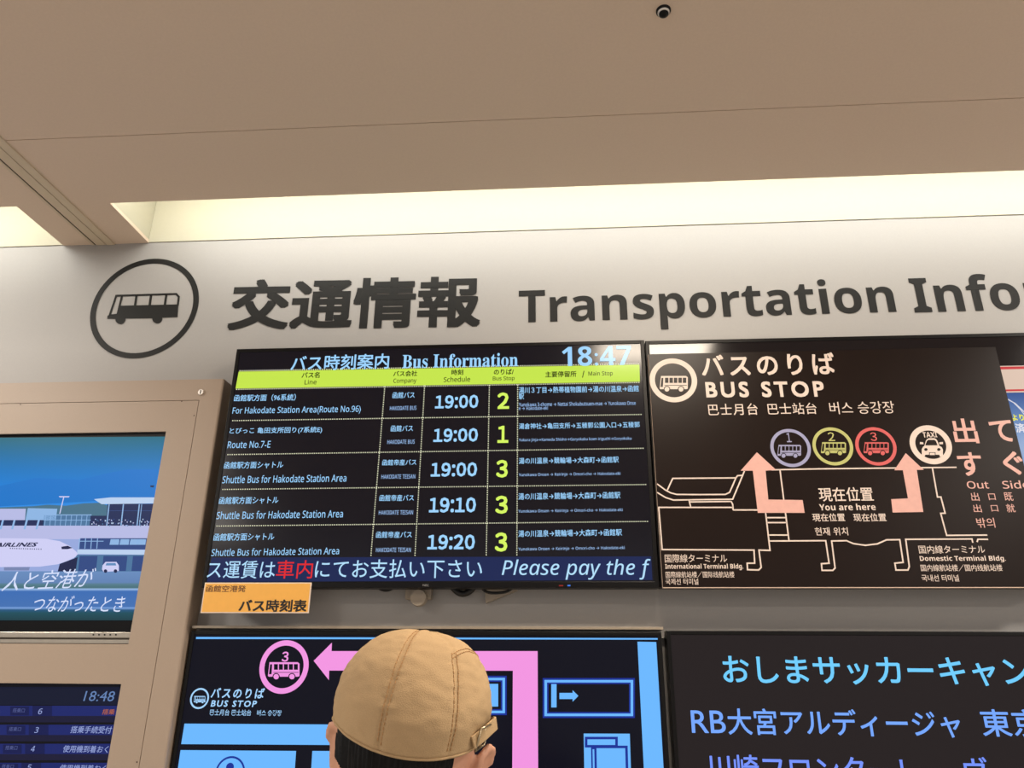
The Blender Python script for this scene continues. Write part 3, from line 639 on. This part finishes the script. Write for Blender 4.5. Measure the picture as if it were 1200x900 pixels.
k.build('picture_apron', lit_ramp('airport_apron', zB, zA, [(0, (24, 62, 72)), (.14, (26, 78, 92)), (.2, (34, 86, 128)), (.24, (120, 160, 220)), (.27, (66, 112, 178)), (.58, (58, 108, 180)), (.62, (150, 185, 230)), (.65, (70, 110, 120)), (.72, (84, 124, 140)), (.76, (96, 130, 180)), (1, (104, 140, 190))], rough=.3), S)
k = MB()
put(k, '人と空港が', (4, 111, 668, 690.5), q-.0012, bold=0, shear=.25, tilt=-5); put(k, 'つながったとき', (40, 146, 698, 717), q-.0012, bold=0, shear=.25)
k.build('picture_lettering', pic('picture_script_white', (214, 224, 252)), S)

# lower monitor: flight board
fm = thing('monitor', 'monitor with dark blue flight board reading 18:48 in the lower cabinet opening', 'monitor', (-1.8, -.013, S2B-.02))
k = MB(); k.box(-2.4, XS+.004, YM, -.0125, S2B-.02, S2T+.01); k.build('screen', lit('board_black', (5, 6, 16), rough=.3), fm); S = fm.children[0]
k = MB(); HB = lit('board_head', (10, 18, 44), rough=.3)
k.rect(-140, 150, 805, 826, ym, 3)
for i in range(6):
    yt = 827+i*21.7+(.6*i)
    k.rect(-140, 150, yt, yt+12, ym, 0); k.rect(-140, 150, yt+12, yt+19.5, ym, 1)
    sx = -4.3*i; k.rect(12+sx, 34+sx, yt+1, yt+11.4, y3, 2); k.rect(38+sx, 61+sx, yt, yt+12, y3, 2)
k.build('flight_rows', [lit('board_blue', (24, 36, 104), rough=.3), lit('board_dusk', (22, 22, 52), rough=.3), lit('board_cell', (16, 24, 78), rough=.3), HB], S)
k = MB(); put(k, '18:48', (98.5, 134.4, 809.8, 821.8), y3, bold=0, shear=.1); k.build('clock_text', lit('board_clock', (98, 128, 178), rough=.3), S)
FT = [lit('board_pale', (146, 160, 214), rough=.3), lit('board_dim', (86, 96, 150), rough=.3), lit('board_amber', (176, 96, 62), rough=.3)]
def cell(nm, s, b, mi, **kw): k = MB(); put(k, s, b, y3-.0004, 0, **kw); k.build(nm, FT[mi], S)
for i, (g_, s) in enumerate((('6', '搭乗'), ('3', '搭乗手続受付'), ('4', '使用機到着おく'), ('5', '使用機到着おく'))):
    dx = -4.3*i; yt = 830+21.9*i
    cell('gate_word', '搭乗口', (15+dx, 29+dx, yt, yt+5), 1); cell('gate_number', g_, (45+dx, 49.4+dx, yt+.2, yt+7), 0, kind='sans', bold=.01, shear=.1)
    bx = ((120, 134.3, 831, 837.4), (83, 131, 851, 859.4), (74, 127, 873.6, 882), (70, 124, 896.2, 904.6))[i]
    cell('flight_status', s, bx, 2 if i == 0 else 0, bold=.01, shear=.08)

# ------------------------------------------------------------------ dome camera on the ceiling
dx, dy = .2455, -.895
sp = thing('ceiling_sensor', 'small black and chrome sensor on the beige ceiling at the top edge', 'sensor', (dx, dy, ZC-.02))
MB().lathe([(.0165, ZC), (.0165, ZC-.004), (.0135, ZC-.006), (.012, ZC-.006)], dx, dy).build('flange', BEZ, sp, True)
MB().lathe([(.0135, ZC-.004), (.0135, ZC-.008), (.0115, ZC-.0095), (.0085, ZC-.0095)], dx, dy).build('collar', CHROME, sp, True)
MB().lathe([(.0105, ZC-.008), (.0105, ZC-.013), (.0075, ZC-.0145), (.0065, ZC-.0165), (.003, ZC-.0175), (.001, ZC-.0178)], dx, dy).build('lens', BEZ, sp, True)

# ------------------------------------------------------------------ the person in front of the displays
PY = -1.27
hc = W(478, 862, PY); HC = Vector((hc.x, PY, hc.z))          # head centre, level with the ears
HR = Matrix.Rotation(math.radians(6), 4, 'Y') @ Matrix.Rotation(math.radians(14), 4, 'Z') @ Matrix.Rotation(math.radians(-4), 4, 'X')
def hp(x, y, z): return HC + (HR @ Vector((x, y, z)))
ps = thing('person', 'person seen from behind in a beige cap with dark hair, facing the lower display', 'person', (HC.x, PY, 0))
SKIN = paint('skin', (206, 152, 124), .5, scale=30, vary=.04); HAIRM = paint('black_hair', (11, 9, 10), .5, spec=.2, scale=200, vary=.3, bump=.4)

def ev(o):
    bpy.context.view_layer.update(); dg = bpy.context.evaluated_depsgraph_get()
    return bpy.data.meshes.new_from_object(o.evaluated_get(dg))

def ball(bm, c, r, rot=None, seg=28):
    mtx = Matrix.Translation(c) @ (rot.to_4x4() if rot else Matrix.Identity(4)) @ Matrix.Diagonal((*r, 1))
    bmesh.ops.create_uvsphere(bm, u_segments=seg, v_segments=seg//2, radius=1, matrix=mtx)

def skinned(verts, edges, radii, sub=1):
    me = bpy.data.meshes.new('s'); me.from_pydata(verts, edges, []); o = bpy.data.objects.new('s', me); C.objects.link(o)
    sm = o.modifiers.new('skin', 'SKIN'); sm.use_smooth_shade = True
    for i, r in enumerate(radii):
        me.skin_vertices[0].data[i].radius = r if isinstance(r, tuple) else (r, r); me.skin_vertices[0].data[i].use_root = (i == 0)
    if sub: s = o.modifiers.new('sub', 'SUBSURF'); s.levels = sub; s.render_levels = sub
    m2 = ev(o); bpy.data.objects.remove(o); return m2

x0, y0 = HC.x, PY+.0
NK = HC.z-.20
V = [(x0, y0, .90), (x0, y0+.005, 1.02), (x0, y0, 1.18), (x0, y0-.01, NK-.06), (x0, y0-.005, NK+.02), (x0, y0+.005, NK+.12)]
R = [(.145, .095), (.125, .085), (.135, .09), (.085, .055), .056, .055]
E2 = [(0, 1), (1, 2), (2, 3), (3, 4), (4, 5)]
for s in (-1, 1):
    n = len(V)
    V += [(x0+s*.085, y0, .82), (x0+s*.09, y0+.015, .47), (x0+s*.095, y0-.01, .09), (x0+s*.105, y0+.13, .035)]
    R += [.088, .058, .038, .032]; E2 += [(0, n), (n, n+1), (n+1, n+2), (n+2, n+3)]
    n = len(V)
    V += [(x0+s*.175, y0, NK-.075), (x0+s*.215, y0-.01, 1.06), (x0+s*.225, y0+.05, .83), (x0+s*.222, y0+.07, .77)]
    R += [.040, .036, .028, .030]; E2 += [(3, n), (n, n+1), (n+1, n+2), (n+2, n+3)]
    for f, (dx_, dy_, ln) in enumerate(((.0, .034, .072), (.004, .014, .080), (.003, -.006, .075), (.0, -.025, .060))):
        h0 = Vector((x0+s*(.224+dx_), y0+.072+dy_, .735)); n = len(V)
        V += [tuple(h0+Vector((0, 0, .03))), tuple(h0), tuple(h0+Vector((-s*.006, .004, -ln*.5))), tuple(h0+Vector((-s*.02, .006, -ln)))]
        R += [.009, .0085, .0078, .0065]; E2 += [(n, n+1), (n+1, n+2), (n+2, n+3)]
    n = len(V); V += [(x0+s*.222, y0+.09, .775), (x0+s*.215, y0+.125, .745), (x0+s*.205, y0+.135, .71)]; R += [.012, .010, .008]; E2 += [(n, n+1), (n+1, n+2)]
bmB = bmesh.new()
# every connected chain is skinned on its own and fused afterwards
adj = {i: [] for i in range(len(V))}
for a, b in E2: adj[a].append(b); adj[b].append(a)
seen = set()
for i in range(len(V)):
    if i in seen: continue
    comp = [i]; seen.add(i)
    for q in comp:
        for b in adj[q]:
            if b not in seen: seen.add(b); comp.append(b)
    idx = {q: j for j, q in enumerate(comp)}
    me = skinned([V[q] for q in comp], [(idx[a], idx[b]) for a, b in E2 if a in idx], [R[q] for q in comp])
    bmB.from_mesh(me)
for s in (-1, 1): ball(bmB, Vector((x0+s*.223, y0+.075, .75)), (.016, .042, .045))
R3 = HR.to_3x3()
ball(bmB, hp(0, -.010, .010), (.076, .092, .092), R3); ball(bmB, hp(0, .035, -.045), (.058, .058, .078), R3); ball(bmB, hp(0, .055, -.092), (.032, .034, .026), R3)
ball(bmB, hp(0, .098, -.022), (.012, .022, .026), R3); ball(bmB, hp(0, .104, -.034), (.018, .016, .011), R3)
ball(bmB, hp(0, .082, .016), (.055, .012, .010), R3); ball(bmB, hp(0, .091, -.066), (.024, .010, .006), R3); ball(bmB, hp(0, .089, -.078), (.020, .010, .007), R3)
for s in (-1, 1):
    ball(bmB, hp(s*.030, .083, -.002), (.015, .010, .009), R3); ball(bmB, hp(s*.045, .06, -.04), (.026, .03, .024), R3)
    er = R3 @ Matrix.Rotation(s*math.radians(-30), 3, 'Z') @ Matrix.Rotation(s*math.radians(14), 3, 'Y') @ Matrix.Rotation(math.radians(12), 3, 'X')
    ball(bmB, hp(.085 if s > 0 else -.0745, -.006, -.034 if s > 0 else -.026), (.005, .017, .030), er)
    pts = [(-.010, -.030), (-.018, -.012), (-.022, .008), (-.017, .026), (-.002, .034), (.012, .028), (.015, .012)]
    for i in range(len(pts)-1):
        for q in range(4):
            u_ = q/4; py_ = pts[i][0]*(1-u_)+pts[i+1][0]*u_; pz_ = pts[i][1]*(1-u_)+pts[i+1][1]*u_
            c_ = hp(.085 if s > 0 else -.0745, -.006, -.034 if s > 0 else -.026) + er @ Vector((s*.004, py_, pz_)); ball(bmB, c_, (.0055, .0055, .0055), None, 10)
    ball(bmB, hp(s*.077, -.002, -.058), (.006, .008, .010), er, 12)
mb_ = bpy.data.meshes.new('b'); bmB.to_mesh(mb_); bmB.free()
ob = bpy.data.objects.new('b', mb_); C.objects.link(ob)
rm = ob.modifiers.new('r', 'REMESH'); rm.mode = 'VOXEL'; rm.voxel_size = .0038; rm.use_smooth_shade = True
sm = ob.modifiers.new('sm', 'SMOOTH'); sm.iterations = 3; sm.factor = .5
me = ev(ob); bpy.data.objects.remove(ob)
bpy_o = bpy.data.objects.new('body', me); C.objects.link(bpy_o); me.materials.clear(); me.materials.append(SKIN)
for v in me.vertices: v.co -= Vector(ps.location)
for p in me.polygons: p.use_smooth = True
bpy_o.parent = ps

def shell(name, verts, edges, radii, mat, floor=None):
    me = skinned(verts, edges, radii, 2)
    for v in me.vertices:
        if floor is not None: v.co.z = max(v.co.z, floor)
        v.co -= Vector(ps.location)
    me.materials.clear(); me.materials.append(mat); o = bpy.data.objects.new(name, me); C.objects.link(o); o.parent = ps
    for p in me.polygons: p.use_smooth = True
    return o
JK = paint('navy_cloth', (44, 46, 56), .8, bump=.2, scale=400); TR = paint('charcoal_cloth', (40, 39, 40), .8, bump=.2, scale=400)
jb = bmesh.new()
jb.from_mesh(skinned([(x0, y0, .78), (x0, y0, .90), (x0, y0+.005, 1.04), (x0, y0, 1.18), (x0, y0-.01, NK-.075), (x0, y0-.008, NK-.01), (x0, y0-.004, NK+.04)], [(i, i+1) for i in range(6)], [(.175, .135), (.182, .135), (.172, .128), (.18, .13), (.172, .118), (.092, .09), (.074, .074)], 1))
for s in (-1, 1):
    jb.from_mesh(skinned([(x0+s*.08, y0-.005, NK-.085), (x0+s*.165, y0, NK-.088), (x0+s*.205, y0-.004, NK-.16), (x0+s*.220, y0-.008, 1.06), (x0+s*.226, y0+.05, .835)], [(i, i+1) for i in range(4)], [.074, .076, .070, .058, .045], 1))
jm = bpy.data.meshes.new('j'); jb.to_mesh(jm); jb.free(); jo = bpy.data.objects.new('j', jm); C.objects.link(jo)
rm = jo.modifiers.new('r', 'REMESH'); rm.mode = 'VOXEL'; rm.voxel_size = .008
sm = jo.modifiers.new('sm', 'SMOOTH'); sm.iterations = 6; sm.factor = .5
me = ev(jo); bpy.data.objects.remove(jo); me.materials.clear(); me.materials.append(JK)
for v in me.vertices: v.co -= Vector(ps.location)
for p in me.polygons: p.use_smooth = True
jo = bpy.data.objects.new('jacket', me); C.objects.link(jo); jo.parent = ps
tv = [(x0, y0, 1.0), (x0, y0, .86)]; tr_ = [(.168, .118), (.165, .118)]; te = [(0, 1)]
for s in (-1, 1):
    n = len(tv); tv += [(x0+s*.09, y0, .76), (x0+s*.092, y0+.012, .47), (x0+s*.096, y0-.008, .09)]; tr_ += [.10, .075, .062]; te += [(1, n), (n, n+1), (n+1, n+2)]
shell('trousers', tv, te, tr_, TR)
for s in (-1, 1):
    shell('shoe', [(x0+s*.096, y0-.045, .045), (x0+s*.10, y0+.04, .042), (x0+s*.106, y0+.15, .034)], [(0, 1), (1, 2)], [(.046, .05), (.048, .05), (.046, .036)], paint('black_shoe', (20, 19, 19), .4), 0)

# hair: thick shell round the back of the head with combed strands
def hair_mesh():
    NT, NZ = 120, 26; v = []; f = []
    for i in range(NT+1):
        a = math.radians(-205+150*i/NT)                      # from behind the left ear round the back to the right ear
        for j in range(NZ+1):
            side = abs(math.cos(a))
            lim = -.090+.062*max(0, side-.35)/.65
            z = .018+(lim-.018)*j/NZ
            rr = math.sqrt(max(.02, 1-((z-.010)/.125)**2))
            st = .0016*noise.noise(Vector((a*34, z*9, 3)))+.0014*math.sin(a*95+3*noise.noise(Vector((a*6, z*20, 0))))
            th = .0795*rr+st*.8; tb = .0955*rr+st*.8
            v.append(hp(th*math.cos(a), -.012+tb*math.sin(a), z))
    m_ = NZ+1
    for i in range(NT):
        for j in range(NZ): f.append([i*m_+j, i*m_+j+1, (i+1)*m_+j+1, (i+1)*m_+j])
    return v, f
hv, hf = hair_mesh(); o = obj('hair', hv, hf, HAIRM, ps, None, True)
md = o.modifiers.new('t', 'SOLIDIFY'); md.thickness = .006; md.offset = -1

# cap
CLOTH = paint('beige_twill', (180, 152, 115), .85, bump=.35, scale=900, vary=.05, spec=.2)
CA, CB = .0915, .110
def cap_surf(th, t, off=0.0):
    """th: angle round the head (-90 deg is the back), t: 0 at the crown, 1 at the hem"""
    ph = t*math.pi/2
    th = (th+1.5*math.pi) % (2*math.pi)-1.5*math.pi
    ex = .80
    sr = max(0, math.sin(ph))**ex; cz = max(0, math.cos(ph))**.92
    c_, s_ = math.cos(th), math.sin(th)
    back = max(0, -s_)
    hem = .010-.028*back**1.5+.008*max(0, s_)
    top = .114
    k_ = 1 if t < .82 else 1-.055*((t-.82)/.18)**1.6
    puff = .004*math.sin(2.2*ph)*max(0, c_)
    x = (CA*sr*k_+puff)*c_; y = -.008+(CB*sr*k_)*s_
    z = hem+(top-hem)*cz
    nrm = Vector((c_*sr/CA, s_*sr/CB, cz/.12)).normalized()
    wr = .0016*noise.noise(Vector((x*26, y*26, z*38)))+.0009*noise.noise(Vector((x*70, y*70, z*120)))
    for fn in (seam_a, seam_b):
        d = (th-fn(t))*max(.02, sr)*.1
        if abs(d) < .012:
            g_ = math.exp(-(d/.0034)**2); wr -= .0016*g_; wr += .0013*math.exp(-((abs(d)-.005)/.003)**2)*noise.noise(Vector((t*60, th*3, 5)))
    return Vector((x, y, z))+nrm*(wr+off)
def seam_a(t): return math.radians(-113+6*(1-t))
def seam_b(t): return math.radians(-64+14*(1-t)**2)
def cap_mesh():
    NT, NZ = 200, 70; v = [hp(*cap_surf(0, 0.0))]; f = []
    for j in range(1, NZ+1):
        for i in range(NT): v.append(hp(*cap_surf(2*math.pi*i/NT-math.pi*1.5, j/NZ)))
    for i in range(NT): f.append([0, 1+i, 1+(i+1) % NT])
    for j in range(NZ-1):
        for i in range(NT):
            a = 1+j*NT; f.append([a+i, a+NT+i, a+NT+(i+1) % NT, a+(i+1) % NT])
    return v, f
cv, cf = cap_mesh(); cap = obj('cap', cv, cf, CLOTH, ps, None, True)
md = cap.modifiers.new('t', 'SOLIDIFY'); md.thickness = .003; md.offset = -1
THR = paint('stitch_thread', (176, 136, 90), .8)
k = MB()
def stitches(path, n):
    P = [hp(*cap_surf(th, t, .0004)) for th, t in path]
    L = [0]
    for i in range(1, len(P)): L.append(L[-1]+(P[i]-P[i-1]).length)
    step = .0046
    for q in range(int(L[-1]/step)):
        seg = []
        for s in (q*step, q*step+.0032):
            i = max(j for j in range(len(L)) if L[j] <= s); i = min(i, len(P)-2); u_ = (s-L[i])/max(1e-6, L[i+1]-L[i]); seg.append(P[i].lerp(P[i+1], u_))
        k.tube(seg, .00055, 5)
for fn, d0 in ((seam_a, .045), (seam_b, .045)):
    for sgn in (-1, 1):
        k = MB(); stitches([(fn(t/60)+sgn*d0*min(1, .5/max(.15, t/60)), t/60) for t in range(8 if fn is seam_a else 26, 60)], 0); k.build('stitching', THR, cap)
k = MB(); stitches([(math.radians(-62+a*2.6), .44-.07*math.sin(math.pi*a/24)) for a in range(0, 25)], 0)
k.build('stitching', THR, cap); k = MB(); stitches([(math.radians(-62+a*2.6), .47-.07*math.sin(math.pi*a/24)) for a in range(0, 25)], 0)
k.build('stitching', THR, cap)
# hem binding, strap with buckle by the right ear, brim over the forehead
k = MB(); k.tube([hp(*cap_surf(2*math.pi*i/120, 1.0, .0)) for i in range(121)], .0013, 8, cap=False); k.build('hem', CLOTH, cap, True)
def ribbon(pts, wd, th, nm, mat, par):
    P = [Vector(p) for p in pts]; v = []; f = []
    for i, p in enumerate(P):
        d = (P[min(i+1, len(P)-1)]-P[max(i-1, 0)]).normalized(); out = (p-HC); out = (out-out.dot(d)*d).normalized(); b_ = d.cross(out).normalized()
        for q, (u_, w_) in enumerate(((-1, -1), (1, -1), (1, 1), (-1, 1))): v.append(p+b_*u_*wd/2+out*w_*th/2)
    for i in range(len(P)-1):
        for q in range(4): f.append([i*4+q, i*4+(q+1) % 4, i*4+4+(q+1) % 4, i*4+4+q])
    f += [[3, 2, 1, 0], [len(v)-4, len(v)-3, len(v)-2, len(v)-1]]
    o = obj(nm, v, f, mat, par); bv = o.modifiers.new('b', 'BEVEL'); bv.width = .0006; bv.segments = 2; return o
ribbon([hp(*cap_surf(math.radians(-46+a*5.2), .965-.045*math.sin(math.pi*a/10), .003+.005*math.sin(math.pi*min(1, a/9)))) for a in range(0, 11)], .013, .0022, 'strap', CLOTH, cap)
bc = [hp(*cap_surf(math.radians(-36+u_), .955+w_, .0065)) for u_, w_ in ((-7, -.05), (7, -.05), (7, .06), (-7, .06), (-7, -.05))]
k = MB(); k.tube(bc, .0013, 8); k.tube([bc[0].lerp(bc[1], .5), bc[3].lerp(bc[2], .5)], .0010, 8); k.build('buckle', paint('antique_brass', (176, 160, 132), .3, metal=.9), cap, True)
v = []; f = []
for i in range(25):
    th = math.radians(38+104*i/24)
    for q in range(7):
        base = cap_surf(th, .985); ext = .055*(q/6)*math.sin(math.pi*(i/24))**.6
        v.append(hp(base.x+math.cos(th)*ext*.35, base.y+ext, base.z-.018*(q/6)))
for i in range(24):
    for q in range(6): f.append([i*7+q, (i+1)*7+q, (i+1)*7+q+1, i*7+q+1])
o = obj('brim', v, f, CLOTH, cap, None, True); md = o.modifiers.new('t', 'SOLIDIFY'); md.thickness = .004
